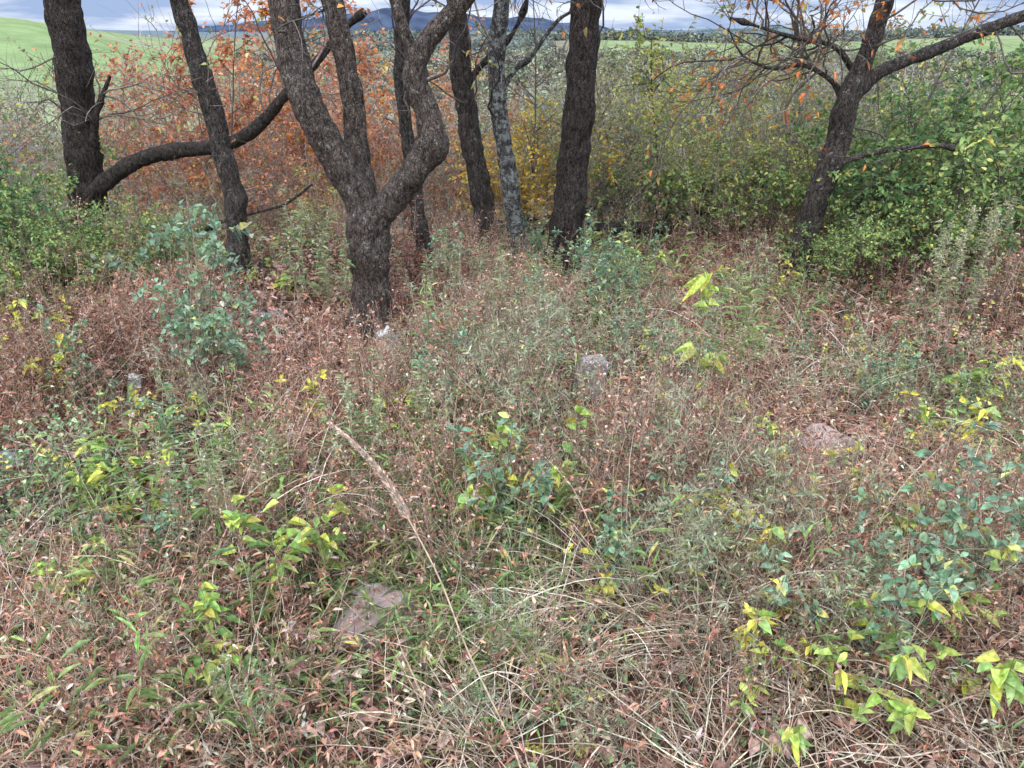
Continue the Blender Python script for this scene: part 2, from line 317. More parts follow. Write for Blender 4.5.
# ---------------------------------------------------------------- generic plant
def plant(seed,nst,h,r0,lean,curl,up,srad,br=(0,.1,.8,0),tw=(0,.1,.8),lf=(),spal=TW,sides=4,K=8):
    r=rs(seed);a=r.uniform(0,6.28,nst);rr=r0*np.sqrt(r.uniform(0,1,nst))
    S=np.stack([np.cos(a)*rr,np.sin(a)*rr,np.full(nst,-.03)],1)
    D=np.stack([np.cos(a)*lean*r.uniform(.2,1,nst)+r.normal(0,lean*.3,nst),np.sin(a)*lean*r.uniform(.2,1,nst)+r.normal(0,lean*.3,nst),np.ones(nst)],1)
    P=grow(S,D,h*r.uniform(.7,1.1,nst),K,curl,up,r)
    sb=MB();tubes(sb,P,np.linspace(srad,srad*.35,K)[None],sides,spal,r)
    G=[P]
    if br[0]:
        S,D,t=sprout(P,br[0]*nst,br[3] if len(br)>3 else .2,1,br[2],r);L=br[1]*r.uniform(.5,1.2,len(S))*(1.25-t)
        B=grow(S,D,L,6,curl*1.2,up*.5+.04,r);tubes(sb,B,np.linspace(srad*.5,srad*.2,6)[None],3,spal,r);G.append(B)
        if tw[0]:
            S,D,t=sprout(B,tw[0]*len(B),.2,1,tw[2],r);B2=grow(S,D,tw[1]*r.uniform(.5,1.2,len(S)),4,curl*1.4,0,r)
            tubes(sb,B2,np.linspace(srad*.22,srad*.12,4)[None],3,spal,r);G.append(B2)
    fb=MB()
    for l in lf:
        lev,n,L,W,pal,t0,droop,spread,m=l
        Q=G[min(lev,len(G)-1)]
        S,D,t=sprout(Q,n,t0,1,spread,r);leaves(fb,S,D,L*(1.15-.4*t),W*(1.15-.4*t),pal,r,m,droop=droop)
    return sb,fb
def finish(kind,sb,fb,parts=True,lm=None):
    if parts: return sb.mesh(kind+'_stems',[M_twig]),fb.mesh(kind+'_leaves',[lm or M_leaf,M_dry])
    c=MB();c.V=sb.V+[x for x in fb.V];n=sb.n
    c.F=sb.F+[f+n for f in fb.F];c.C=sb.C+fb.C;c.M=sb.M+[m+1 for m in fb.M];c.S=sb.S+fb.S;c.n=n+fb.n
    return c.mesh(kind,[M_twig,M_leaf,M_dry])
GRN=[(.30,.43,.15,3),(.40,.51,.19,2),(.20,.31,.12,2),(.6,.6,.18,1.3)]
DGRN=[(.16,.28,.11,3),(.22,.36,.13,3),(.11,.2,.09,2),(.42,.44,.15,.9)]
OLV=[(.37,.38,.18,3),(.46,.42,.21,2),(.27,.31,.15,2),(.54,.42,.2,1)]
CORAL=[(.76,.32,.17,3),(.78,.44,.22,2),(.58,.27,.15,2)]
GOLD=[(.82,.58,.09,3),(.8,.44,.09,2),(.62,.52,.13,2)]
SH={}
def shrub_kind(key,seed,h,nst,leafn,leafL,pal,spal=TW,tw=5,lean=.45,br=10,dry=0):
    sb,fb=plant(seed,nst,h,h*.16,lean,.14,.0,.008 if h>1.5 else .006,(br,h*.38,.75),(tw,h*.16,.8),
       [(2,leafn,leafL,leafL*.55,pal,.2,.2,1.0,dry),(1,leafn//4,leafL,leafL*.55,pal,.2,.2,1.0,dry)],spal)
    SH[key]=finish('shrub',sb,fb,True,M_bush)
GT=[(.42,.36,.31),(.32,.27,.23),(.51,.45,.4)]
BT=[(.38,.3,.25),(.29,.23,.19),(.46,.38,.33)]
shrub_kind('bare',1,2.2,10,260,.04,OLV,GT,tw=7)
shrub_kind('bare2',2,2.2,11,380,.035,CORAL,BT,tw=6)
shrub_kind('rust',3,2.4,8,1500,.062,RUST,BT,tw=4,dry=0)
shrub_kind('coral',4,2.3,9,1000,.055,CORAL,BT,tw=5,dry=0)
shrub_kind('yellow',5,2.2,9,1500,.055,YEL,GT,tw=4)
shrub_kind('olive',6,2.0,10,1400,.05,OLV,GT,tw=5)
shrub_kind('gold',9,1.4,9,1300,.05,GOLD,GT,tw=4)
shrub_kind('green',7,1.5,12,1700,.06,DGRN,tw=3,lean=.6)
shrub_kind('green2',8,1.5,11,1500,.058,GRN,tw=3,lean=.6)
SL={'bare':('leafless_shrub','gray leafless shrub of dense fine twigs','bare shrubs beyond the clearing'),
'bare2':('leafless_shrub','brown twiggy shrub with few faded leaves','bare shrubs beyond the clearing'),
'rust':('autumn_shrub','rust-orange autumn shrub beyond the tree line','autumn shrubs beyond the clearing'),
'coral':('autumn_shrub','thin coral-leaved autumn shrub beyond the tree line','autumn shrubs beyond the clearing'),
'gold':('golden_shrub','golden-yellow shrub glowing between the trunks','golden shrubs beyond the clearing'),
'yellow':('yellowing_shrub','yellow-green shrub with half-turned leaves','yellowing shrubs beyond the clearing'),
'olive':('olive_shrub','dull olive shrub with mixed brown leaves','olive shrubs beyond the clearing'),
'green':('green_shrub','dense dark green leafy shrub at the clearing edge','green shrubs at the clearing edge'),
'green2':('green_shrub','light green leafy shrub at the clearing edge','green shrubs at the clearing edge')}
def put_shrub(key,x,y,h,r,wid=1):
    n,lab,grp=SL[key];bh={'bare':2.0,'bare2':2.0,'rust':2.2,'coral':2.1,'yellow':2.,'olive':1.8,'green':1.35,'green2':1.35,'gold':1.3}[key]
    s=h/bh
    e=obj(n,None,loc=(x,y,float(ground(x,y))),rot=r.uniform(0,6.28),sc=(s*wid,s*wid,s),label=lab,category='shrub',group=grp)
    obj('branches',SH[key][0],e);obj('foliage',SH[key][1],e)
r=rs(77)
for y0,dx in ((6.9,1.2),(7.8,1.1),(9.2,1.25),(11,1.6),(13.5,2.2)):
    x=-.8*y0
    while x<.82*y0:
        X=x+r.uniform(-.4,.4);Y=y0+r.uniform(-.45,.45);q=X/Y
        if q<-.53: ks=['bare','olive','coral','bare','olive']
        elif q<-.2: ks=['rust','coral','bare','coral','coral'] if y0>7.2 else ['bare','coral','olive','bare']
        elif q<.0: ks=['bare2','coral','olive','bare','olive','rust']
        elif q<.1: ks=['gold','yellow','bare','olive']
        elif q<.45: ks=['yellow','bare','olive','yellow','bare','olive']
        else: ks=['green2','green','olive','yellow','bare']
        k=ks[r.integers(len(ks))]
        ratio=r.uniform(-.19,-.10)
        if q<-.2: ratio+=.035
        if k in('bare','bare2','coral'): ratio+=.045
        h=1.65+ratio*Y-float(ground(X,Y))
        if y0<7.5: h=r.uniform(.6,1.3)
        elif y0<8.5: h=r.uniform(1.1,1.9)
        put_shrub(k,X,Y,max(.6,h),r,r.uniform(.8,1.05))
        x+=dx
for x,y,h,k in [(3.1,5.6,1.1,'green'),(3.7,5.9,1.5,'green2'),(3.3,6.3,1.35,'olive'),(4.2,5.4,1.4,'green'),(4.4,6.3,1.6,'green2'),(3.5,4.9,.8,'green'),(4.1,4.6,1.0,'green2'),
    (2.75,5.5,1.0,'green2'),(2.95,4.95,.8,'green2'),(2.42,4.95,.62,'green2'),(2.15,4.9,.5,'green2'),(2.6,5.9,.9,'yellow'),(3.3,5.3,1.25,'green2'),(-3.3,5.0,.8,'green2'),(-3.75,5.2,.95,'green'),(-2.95,5.3,.6,'green2'),(-4.2,5.0,1.0,'green2'),(-3.6,4.5,.75,'green2'),(-2.65,5.4,.5,'yellow'),
    (-3.1,4.7,.6,'green2'),(-2.75,4.9,.45,'yellow'),(-3.3,4.3,.55,'green2'),(-2.45,5.05,.4,'green'),(-3.0,4.95,.65,'green2'),(-4.0,5.8,.95,'green2'),(-2.35,5.9,.6,'olive'),(-1.5,6.0,.6,'yellow'),
    (1.6,6.1,1.0,'yellow'),(1.15,6.2,.85,'green2'),(.8,6.3,.8,'olive'),(1.6,6.8,1.5,'yellow'),(1.3,7.2,1.6,'yellow'),(1.95,6.6,1.4,'yellow'),(2.3,7.2,1.6,'bare'),(1.0,7.0,1.5,'olive'),(1.95,5.9,.9,'green2'),(2.3,6.0,1.1,'yellow'),(2.6,6.5,1.5,'olive'),
    (.75,7.6,1.7,'olive'),(1.7,7.9,2.0,'olive'),(2.4,8.2,2.2,'yellow'),(3.1,7.6,2.0,'olive'),(.5,8.2,1.9,'bare'),(1.2,8.4,2.1,'olive'),(2.9,7.0,1.6,'bare'),
    (-3.4,7.4,1.8,'coral'),(-2.6,7.3,1.7,'rust'),(-1.9,7.2,1.7,'coral'),(-1.35,7.5,1.7,'coral'),(-3.0,8.4,2.5,'coral'),(-2.2,8.3,2.6,'rust'),(-1.6,8.4,2.4,'coral'),(.27,6.5,1.0,'gold'),(.2,6.9,1.25,'gold'),(.1,7.4,1.5,'bare'),(-.6,7.3,1.4,'coral'),(-.3,7.9,1.7,'olive')]:
    put_shrub(k,x,y,h,r,1.1)
def sapling(x,y,h,seed,pal,label,n=320,L=.05):
    sb,fb=plant(seed,1,h,.01,.12,.05,0,.011,(14,.55,.95,.3),(5,.2,.9),[(2,n,L,L*.55,pal,.2,.3,1,0),(1,n//4,L,L*.55,pal,.2,.3,1,0)],TW,6,12)
    a,b=finish('sapling',sb,fb,True,M_bush);e=obj('sapling',None,loc=(x,y,float(ground(x,y))),label=label,category='young tree');obj('trunk',a,e);obj('crown',b,e)
sapling(1.25,6.2,2.2,301,YEL,'slim sapling with sparse yellow-green leaves')
sapling(-2.45,6.6,2.1,302,CORAL,'slim sapling with sparse orange leaves',500,.055)
sapling(.95,6.6,2.1,303,OLV,'slim nearly bare gray sapling',60)
sapling(-3.9,5.6,2.2,304,YEL,'slim sapling with sparse yellow-green leaves',110,.06)
sapling(-1.3,6.4,2.1,305,CORAL,'slim sapling with sparse orange leaves',400,.055)
sapling(3.0,5.9,2.1,306,GRN,'slim green-leaved sapling beside dense shrubs',400)
sapling(-2.9,7.4,2.5,307,CORAL,'slim sapling with sparse orange leaves',600,.06)
sapling(-1.9,7.4,2.8,310,RUST,'slim sapling with sparse orange leaves',600,.06)
sapling(.2,6.6,2.0,308,OLV,'slim nearly bare gray sapling',60)
sapling(3.7,5.3,2.2,309,GRN,'slim green-leaved sapling beside dense shrubs',500,.055)
sapling(1.75,6.9,2.3,311,OLV,'slim nearly bare gray sapling',90)
sapling(2.5,6.6,2.3,312,OLV,'slim nearly bare gray sapling',90)
sapling(-.1,7.2,2.4,313,OLV,'slim nearly bare gray sapling',60)

# ---------------------------------------------------------------- valley trees
VT=[]
for i,(pal,ln) in enumerate([([(.32,.35,.22,2),(.27,.3,.19,2),(.38,.39,.25,1)],900),([(.4,.33,.26),(.33,.28,.23),(.46,.36,.27)],500),([(.47,.45,.22),(.38,.4,.22),(.32,.35,.2)],900),([(.33,.36,.25),(.4,.42,.3),(.26,.3,.2)],900)]):  # leaf palettes paled and grayed, putting valley haze into the colour
    r=rs(200+i);sb=MB()
    P=grow(np.array([[0,0,-.3]]),np.array([[0,0,1.]]),np.array([7.]),9,.05,.02,r);tubes(sb,P,np.linspace(.17,.04,9)[None],8,TW,r)
    cb=MB();S,D,t=sprout(P,30,.25,1,1.0,r);B=grow(S,D,2.6*(1.2-t*.7),6,.15,.06,r);tubes(cb,B,np.linspace(.05,.015,6)[None],4,GT,r)
    S,D,t=sprout(B,300,.25,1,.8,r);B2=grow(S,D,r.uniform(.5,1.2,300),5,.2,.03,r);tubes(cb,B2,np.linspace(.016,.007,5)[None],3,GT,r)
    S,D,t=sprout(B2,ln,.1,1,1,r);leaves(cb,S+r.normal(0,.12,S.shape),D,.26,.17,pal,r,1)
    VT.append((sb.mesh('trunk',[M_twig]),cb.mesh('crown',[M_twig,M_far])))
r=rs(88)
labs=['gray-green valley tree below the clearing','bare brownish valley tree below the clearing','yellowing valley tree below the clearing','pale green valley tree below the clearing']
for y0 in (17,21,26,32,40,50,62,76,92,110):
    dx=2.8+y0*.07;x=-.8*y0
    while x<.8*y0:
        X=x+r.uniform(-1,1);Y=y0+r.uniform(-2,2);q=X/Y
        h=min(9,1.65+r.uniform(-.16,-.09)*Y-float(ground(X,Y)));s=max(.35,h/8)
        k=r.integers(4)
        x+=dx
        if -.33>q and y0>70: continue
        e=obj('valley_tree',None,loc=(X,Y,float(ground(X,Y))),rot=r.uniform(0,6.28),sc=s,label=labs[k],category='tree',group='trees in the valley')
        obj('trunk',VT[k][0],e);obj('crown',VT[k][1],e)
# far wood: distinct rounded crowns, shade painted into leaf colour towards each crown's foot
r=rs(99);fb=MB();n=1700
Y=np.sqrt(r.uniform(115**2,290**2,n));q=r.uniform(-.34,.8,n);X=q*Y;k=(wn(X,Y,.03,21)+.5*wn(X,Y,.11,22)+1.1*sm(290,130,Y)>-.5);X=X[k];Y=Y[k];n=len(X)
m_=110;Z=ground(X,Y);rad=r.uniform(1.3,3.6,n);d=nrm(r.normal(0,1,(n,m_,3)));d[:,:,2]=np.abs(d[:,:,2])
el=r.uniform(.9,1.5,(n,1,1));C=np.stack([X,Y,Z+.6],1)[:,None]+d*rad[:,None,None]*r.uniform(.8,1.05,(n,m_,1))*np.concatenate([np.ones((n,1,2)),el],2)
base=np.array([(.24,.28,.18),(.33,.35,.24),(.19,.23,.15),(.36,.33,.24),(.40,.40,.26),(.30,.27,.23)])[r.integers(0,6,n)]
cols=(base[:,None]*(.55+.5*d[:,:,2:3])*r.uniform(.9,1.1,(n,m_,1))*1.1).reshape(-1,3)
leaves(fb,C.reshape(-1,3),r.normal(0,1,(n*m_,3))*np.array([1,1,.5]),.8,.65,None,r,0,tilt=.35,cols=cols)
n=900;Y=r.uniform(425,470,n);X=r.uniform(-.27,.8,n)*Y
n2=200;Y2=r.uniform(300,420,n2);X2=r.uniform(-.27,.05,n2)*Y2;X=np.r_[X,X2];Y=np.r_[Y,Y2];n+=n2;Z=ground(X,Y)
d=r.normal(0,.6,(n,24,3));d[:,:,2]=np.abs(d[:,:,2]);C=np.stack([X,Y,Z],1)[:,None]+d*2.4
leaves(fb,C.reshape(-1,3),d.reshape(-1,3),2.,1.6,[(.22,.26,.21),(.26,.27,.22),(.19,.23,.2)],r,0)
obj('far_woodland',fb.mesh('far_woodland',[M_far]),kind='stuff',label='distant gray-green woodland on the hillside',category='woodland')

# ---------------------------------------------------------------- undergrowth (stuff)
EX=[(.375,3.08,.12,.2),(-.68,3.70,.12,.2),(1.33,2.6,.14,.15),(-.42,1.62,.13,.11),(-1.87,3.18,.07,.14),(-2.07,2.6,.1,.08),(-.84,3.8,.14,.22)]
def scatter(n,seed,ymin=.9,ymax=6.8,dens=None):
    r=rs(seed);X=[];Y=[];c=0
    while c<n:
        y=np.sqrt(r.uniform((ymin+.6)**2,(ymax+.6)**2,n*2))-.6;x=r.uniform(-1,1,n*2)*(y*.82+.8)
        k=np.ones(n*2,bool)
        if dens is not None: k=r.uniform(0,1,n*2)<dens(x,y)
        for ex,ey,a,b in EX: k&=(((x-ex)/a)**2+((y-ey)/b)**2>1)|(r.uniform(0,1,n*2)<.06)
        x=x[k];y=y[k]
        X.append(x);Y.append(y);c+=len(x)
    X=np.concatenate(X)[:n];Y=np.concatenate(Y)[:n];return X,Y,ground(X,Y),r
def weeds(name,label,n,seed,h,lean,nl,L,W,pal,spal,dens,droop=.3,K=5,sr=.0013,m=1,ymax=6.8):
    X,Y,Z,r=scatter(n,seed,dens=dens,ymax=ymax)
    S=np.stack([X,Y,Z-.01],1);a=r.uniform(0,6.28,n)
    # neighbours lean the same way, so the mat shows swirls and gaps
    sw=wn(X,Y,2.3,seed+7)*3
    D=np.stack([np.cos(a)*lean+.35*np.cos(sw),np.sin(a)*lean+.35*np.sin(sw),np.ones(n)],1)+r.normal(0,.15,(n,3))
    H=h*r.uniform(.5,1.35,n)*(.85+.6*wn(X,Y,2.4,seed))
    H=np.clip(H,.05,np.maximum(.1,(Y-.6)*.6))
    P=grow(S,D,H,K,.2,-.05,r);mb=MB()
    patch=np.clip(.88+.4*wn(X,Y,3.5,seed+3)+.15*wn(X,Y,9,seed+4),.4,1.35)[:,None]
    tubes(mb,P,np.linspace(sr,sr*.5,K)[None],3,spal,r,0,cols=pick(spal,n,r,.8,1.15)*patch)
    pc=pick(pal,n,r,.75,1.2)*patch
    Sx,Dx,t=sprout(P,n*nl,.15,1,.9,r);i=IDX[0]
    leaves(mb,Sx,Dx,L,W,pal,r,m,droop=droop,cols=pc[i]*r.uniform(.75,1.2,(len(i),1)))
    obj(name,mb.mesh(name,[M_twig,M_dry if m==1 else M_leaf]),kind='stuff',label=label,category='undergrowth')
COP=[(.58,.29,.19,3),(.65,.42,.29,3),(.45,.21,.135,3),(.72,.57,.44,1.4),(.25,.13,.09,1.2)]
TAN=[(.66,.55,.40,2),(.53,.40,.29,2),(.36,.26,.19,2),(.75,.65,.5,1)]
STC=[(.55,.33,.23),(.42,.26,.18),(.65,.48,.36),(.28,.17,.12)]
back=lambda x,y:(.3+.7*sm(1.9,2.9,y))*np.clip(.75+.6*wn(x,y,1.4,31)+.25*(x<-.8),.15,1)
weeds('dry_undergrowth','coppery dried stiltgrass covering the clearing',22000,41,.23,.35,5,.042,.008,COP,STC,back,sr=.0014)
front=lambda x,y:(1-.8*sm(2.2,3.4,y))*np.clip(.8+.7*wn(x,y,2.2,32),.15,1)
weeds('brown_weed_stems','tangle of brown dry weed stems',11500,42,.34,.42,6,.028,.0075,TAN+COP[:3]+COP[:2],STC,front,K=6,ymax=4.5)
gd=lambda x,y:np.clip(-.05+1.2*wn(x,y,1.9,33)+.25*(x<.2)*(y<1.9),.01,1)*(1-.8*sm(2.4,3.4,y))*(1-.75*sm(-.6,-1.1,x)*sm(1.8,2.4,y))
weeds('green_undergrowth','fresh green stiltgrass among dry weeds',2300,43,.33,.4,7,.062,.0075,[(.34,.46,.17,3),(.45,.54,.21,2),(.26,.36,.16,2),(.6,.58,.24,1)],[(.45,.43,.25),(.49,.37,.25)],gd,m=0)
gd2=lambda x,y:np.clip(.1+1.2*wn(x,y,1.9,34),.01,1)*(1-.6*sm(3,4,y))
weeds('small_leaf_groundcover','low small-leaved green groundcover',3800,44,.22,.45,8,.026,.016,[(.29,.41,.2,3),(.4,.49,.24,2),(.22,.31,.17,2),(.68,.64,.18,1)],[(.36,.32,.22)],gd2,m=0)
X,Y,Z,r=scatter(17000,50,dens=lambda x,y:np.clip(.4+.6*wn(x,y,1.7,35)+.9*(x<-.6)*(y>2)+.2*(y<1.8),.08,1))
a=r.uniform(0,6.28,len(X));mb=MB()
leaves(mb,np.stack([X,Y,Z+r.uniform(.003,.10,len(X))],1),np.stack([np.cos(a),np.sin(a),r.normal(0,.3,len(X))],1),.056,.034,[(.47,.27,.2,3),(.57,.38,.3,2),(.33,.19,.14,2),(.63,.48,.39,1),(.18,.12,.09,1.3)],r,0,fold=.25,droop=0,tilt=.45)
obj('leaf_litter',mb.mesh('leaf_litter',[M_dry]),kind='stuff',label='fallen brown leaves on the ground',category='leaf litter')
# tussocks of long arching dead grass
def straws(name,label,nt_,per,seed,dens,L,up,W,ymax=5.5):
    X,Y,Z,r=scatter(nt_,seed,ymin=1.0,ymax=ymax,dens=dens)
    dirs=r.uniform(0,6.28,nt_);X=np.repeat(X,per);Y=np.repeat(Y,per);dirs=np.repeat(dirs,per);n=len(X)
    X=X+r.normal(0,.045,n);Y=Y+r.normal(0,.045,n);a=dirs+r.normal(0,.9,n);Z=ground(X,Y)
    D=np.stack([np.cos(a)*.8,np.sin(a)*.8,r.uniform(.4,1.9,n)],1)
    P=grow(np.stack([X,Y,Z],1),D,L*r.uniform(.35,1.15,n)*np.clip(Y/1.8,.55,1),9,.09,up,r)
    P[:,:,2]=np.maximum(P[:,:,2],ground(P[:,:,0],P[:,:,1])+.015+r.uniform(0,.12,(n,1)))
    mb=MB();ribbons(mb,P,W,[(.66,.54,.39,2),(.53,.41,.29,2),(.74,.65,.5,1),(.4,.29,.2,2)],r)
    obj(name,mb.mesh(name,[M_dry]),kind='stuff',label=label,category='grass')
straws('dry_grass','tussocks of long arching straw-coloured grass',150,26,61,lambda x,y:np.clip(.14+.86*sm(0,.6,x)*(1-sm(1.9,2.5,y))+.15*wn(x,y,2,36)+.2*(y<1.5),.02,1)*(1-.9*sm(2.2,3,y)),.6,-.17,.0032)
straws('matted_grass','scattered pale dead grass blades',900,4,62,lambda x,y:np.clip(.5+.3*wn(x,y,2,37),.1,1),.38,-.1,.0026,4.5)

# ---------------------------------------------------------------- individual weeds
WK={}
AST=[(.40,.46,.27,3),(.33,.41,.23,3),(.5,.51,.33,1.5),(.6,.55,.24,.9)]
def wk(key,n,**kw):
    WK[key]=[]
    for i in range(n):
        sb,fb=plant(sum(map(ord,key))*7+i,**kw);WK[key].append(finish(key,sb,fb,False))
wk('aster',4,nst=6,h=.42,r0=.05,lean=.4,curl=.11,up=0,srad=.0018,br=(8,.17,.8,.25),tw=(3,.06,.8),lf=[(1,220,.022,.0055,AST,.1,.1,1,0),(2,160,.015,.0045,AST+[(.6,.5,.35,1)],.1,.1,1,0)],spal=[(.44,.33,.23),(.34,.24,.18),(.46,.42,.28)])
wk('goldenrod',4,nst=5,h=.5,r0=.06,lean=.3,curl=.06,up=0,srad=.002,br=(10,.07,.7,.6),lf=[(0,140,.055,.009,[(.34,.44,.2,3),(.43,.51,.25,2),(.54,.5,.28,1)],.1,.35,1,0),(1,220,.014,.006,[(.5,.49,.3,2),(.58,.52,.36,2),(.42,.45,.27,2)],.1,.1,1,1)],spal=[(.4,.38,.23),(.46,.35,.24)])
wk('plume',3,nst=5,h=.75,r0=.07,lean=.18,curl=.05,up=0,srad=.0028,br=(16,.12,.7,.6),lf=[(0,170,.06,.011,[(.38,.46,.22,3),(.48,.52,.28,2),(.52,.48,.27,1)],.05,.35,1,0),(1,900,.018,.007,[(.58,.56,.34,2),(.64,.58,.4,2),(.48,.5,.29,2)],.1,.1,1,1)],spal=[(.42,.4,.26),(.45,.36,.25)])
wk('stiltgrass',4,nst=14,h=.38,r0=.09,lean=.6,curl=.1,up=-.04,srad=.0012,lf=[(0,120,.07,.0085,[(.38,.51,.18,3),(.48,.59,.23,2),(.29,.41,.16,2),(.66,.64,.27,1)],.15,.35,.9,0)],spal=[(.5,.49,.3),(.54,.42,.27)])
wk('bramble',4,nst=5,h=.58,r0=.05,lean=.3,curl=.1,up=-.02,srad=.0024,br=(9,.13,.9),lf=[(1,150,.038,.021,[(.26,.41,.24,3),(.35,.5,.3,3),(.18,.3,.18,1),(.66,.64,.2,.8)],.2,.15,1,0),(0,36,.038,.021,[(.3,.44,.25)],.2,.15,1,0)],spal=[(.36,.26,.19),(.4,.36,.23)])
wk('rosebush',2,nst=5,h=1.0,r0=.06,lean=.22,curl=.08,up=0,srad=.004,br=(9,.24,.9,.2),tw=(2,.1,.8),lf=[(2,330,.042,.024,[(.30,.45,.28,3),(.40,.54,.34,3),(.21,.34,.2,3),(.68,.66,.24,.5)],.1,.15,1,0),(1,200,.045,.026,[(.32,.47,.28),(.42,.54,.28)],.2,.15,1,0)],spal=[(.3,.22,.17),(.36,.32,.21)])
wk('broadleaf',5,nst=3,h=.42,r0=.04,lean=.35,curl=.1,up=0,srad=.0022,br=(5,.12,.7),lf=[(1,42,.06,.029,[(.42,.6,.15,3),(.62,.71,.18,2),(.3,.46,.14,2),(.8,.75,.16,.9)],.2,.5,.9,0),(0,12,.07,.032,[(.44,.6,.17),(.75,.73,.16)],.3,.6,1,0)],spal=[(.42,.33,.2)])
wk('bigleaf',3,nst=1,h=.56,r0=.01,lean=.06,curl=.04,up=0,srad=.003,br=(7,.1,.7,.35),lf=[(1,22,.095,.034,[(.55,.67,.16,3),(.76,.77,.19,3),(.38,.54,.16,1)],.3,.75,.8,0),(0,8,.09,.032,[(.55,.67,.17)],.5,.75,.8,0)],spal=[(.42,.36,.2)])
wk('yellowleaf',4,nst=3,h=.36,r0=.05,lean=.5,curl=.1,up=-.02,srad=.0018,br=(6,.1,.8),lf=[(1,60,.037,.02,[(.85,.76,.13,3),(.67,.68,.18,2),(.7,.49,.15,1),(.36,.48,.17,2)],.2,.3,1,0)],spal=[(.38,.28,.2)])
wk('drystem',4,nst=9,h=.5,r0=.08,lean=.3,curl=.07,up=-.01,srad=.0018,br=(7,.13,.6,.35),tw=(3,.05,.7),lf=[(2,130,.013,.007,COP,.2,.2,1,1),(0,50,.04,.007,COP,.1,.5,1,1)],spal=[(.55,.4,.3),(.42,.28,.21),(.3,.2,.15)])
WL={'aster':('aster_weed','bushy gray-green aster weed with tiny leaves','weed'),'goldenrod':('goldenrod_plant','faded goldenrod with narrow green leaves','weed'),
'plume':('goldenrod_plant','tall goldenrod with pale feathery seed plumes','weed'),'rosebush':('rose_bush','tall airy rose bush with blue-green leaves','bush'),
'stiltgrass':('stiltgrass_tuft','lax tuft of bright green stiltgrass','grass'),'bramble':('rose_bramble','wild rose cane with small blue-green leaves','bramble'),
'broadleaf':('broadleaf_seedling','yellow-green broadleaf seedling among dry weeds','plant'),'bigleaf':('broadleaf_sapling','upright sapling with large drooping yellow-green leaves','plant'),'yellowleaf':('yellow_leaved_plant','low plant with bright yellow leaves','plant'),
'drystem':('dry_weed','dead brown branching weed stalks','weed')}
BH={'aster':.38,'goldenrod':.48,'plume':.75,'stiltgrass':.27,'bramble':.52,'rosebush':.95,'broadleaf':.42,'bigleaf':.55,'yellowleaf':.32,'drystem':.47}
def put_weed(k,x,y,h,r,lab=None,wid=1):
    n,l,c=WL[k];s=h/BH[k]
    return obj(n,WK[k][r.integers(len(WK[k]))].copy(),loc=(x,y,float(ground(x,y))),rot=r.uniform(0,6.28),sc=(s*wid,s*wid,s),label=lab or l,category=c,group=l.split(' with')[0]+'s')
r=rs(5)
for k,x,y,h in [('rosebush',-1.5,3.3,1.02),('rosebush',-1.36,3.3,.85),('bigleaf',.79,2.97,.74),('broadleaf',.74,2.95,.35),('broadleaf',-.11,2.05,.46),('broadleaf',.17,2.15,.48),('broadleaf',-.66,1.84,.5),('broadleaf',-.74,1.8,.44),
 ('broadleaf',-1.66,2.4,.38),('broadleaf',-1.38,1.75,.33),('bramble',.02,2.04,.54),('goldenrod',-.42,2.54,.55),('goldenrod',-.5,2.6,.5),('bramble',.37,1.84,.45),('bramble',.55,1.95,.42),('yellowleaf',.85,1.84,.42),('yellowleaf',.95,2.0,.4),('yellowleaf',.75,1.95,.38),
 ('bramble',.95,1.52,.56),('bramble',1.35,1.75,.65),('bramble',1.25,1.65,.58),('broadleaf',.98,1.35,.48),('broadleaf',.9,1.3,.42),('bramble',1.01,1.67,.44),('goldenrod',1.88,2.87,.44),('goldenrod',1.81,3.26,.47),('goldenrod',2.3,4.0,.5),('plume',2.55,4.2,.72),('plume',2.75,4.3,.78),('plume',2.62,4.05,.55),
 ('yellowleaf',2.01,2.87,.46),('yellowleaf',1.8,2.7,.42),('stiltgrass',-1.27,2.62,.37),('goldenrod',-.06,3.75,.6),('goldenrod',.0,3.6,.5),('goldenrod',.44,4.04,.4),('goldenrod',-1.07,4.38,.72),('goldenrod',-1.35,4.56,.75),('goldenrod',-1.15,4.6,.6),
 ('stiltgrass',-.94,1.38,.38),('yellowleaf',.3,1.67,.3),('yellowleaf',.61,1.59,.36),('stiltgrass',-.75,1.4,.35),('aster',-.6,1.25,.3),('aster',-1.1,1.6,.35),('aster',.0,1.5,.35),('goldenrod',-.2,4.6,.45),('goldenrod',.7,4.7,.35),
 ('plume',3.1,4.6,.75),('stiltgrass',-1.0,2.3,.38),('bramble',.55,2.4,.42),('bramble',-.35,3.1,.5),('aster',.0,2.9,.6),('aster',-.1,3.2,.6),('aster',.1,2.7,.55),('aster',-.25,2.9,.5),('broadleaf',1.2,1.5,.5),('broadleaf',.8,1.45,.33),
 ('aster',-.1,1.3,.3),('aster',.2,1.32,.3),('drystem',.1,1.4,.4),('drystem',.4,1.35,.35),('drystem',.6,1.35,.4),('stiltgrass',-.15,1.6,.3),('drystem',-.3,1.5,.25),('drystem',1.2,2.5,.38),('drystem',1.5,2.55,.36),('drystem',-.55,1.52,.22)]:
    put_weed(k,x,y,h,r)
def many(k,n,seed,dens,h0,h1,ymin=1.35,ymax=6.0):
    X,Y,Z,r=scatter(n,seed,ymin,ymax,dens)
    for x,y in zip(X,Y):
        if math.hypot(x+.82,y-4.2)<.25: continue
        if any(abs(x-a)<c+.11 and b-.35<y<b+.25 for a,b,c,d in EX): continue
        if abs(x/y-.117)<.05 and 2.3<y<3.4: continue
        put_weed(k,float(x),float(y),min(r.uniform(h0,h1),max(.15,(y-.7)*.5)),r)
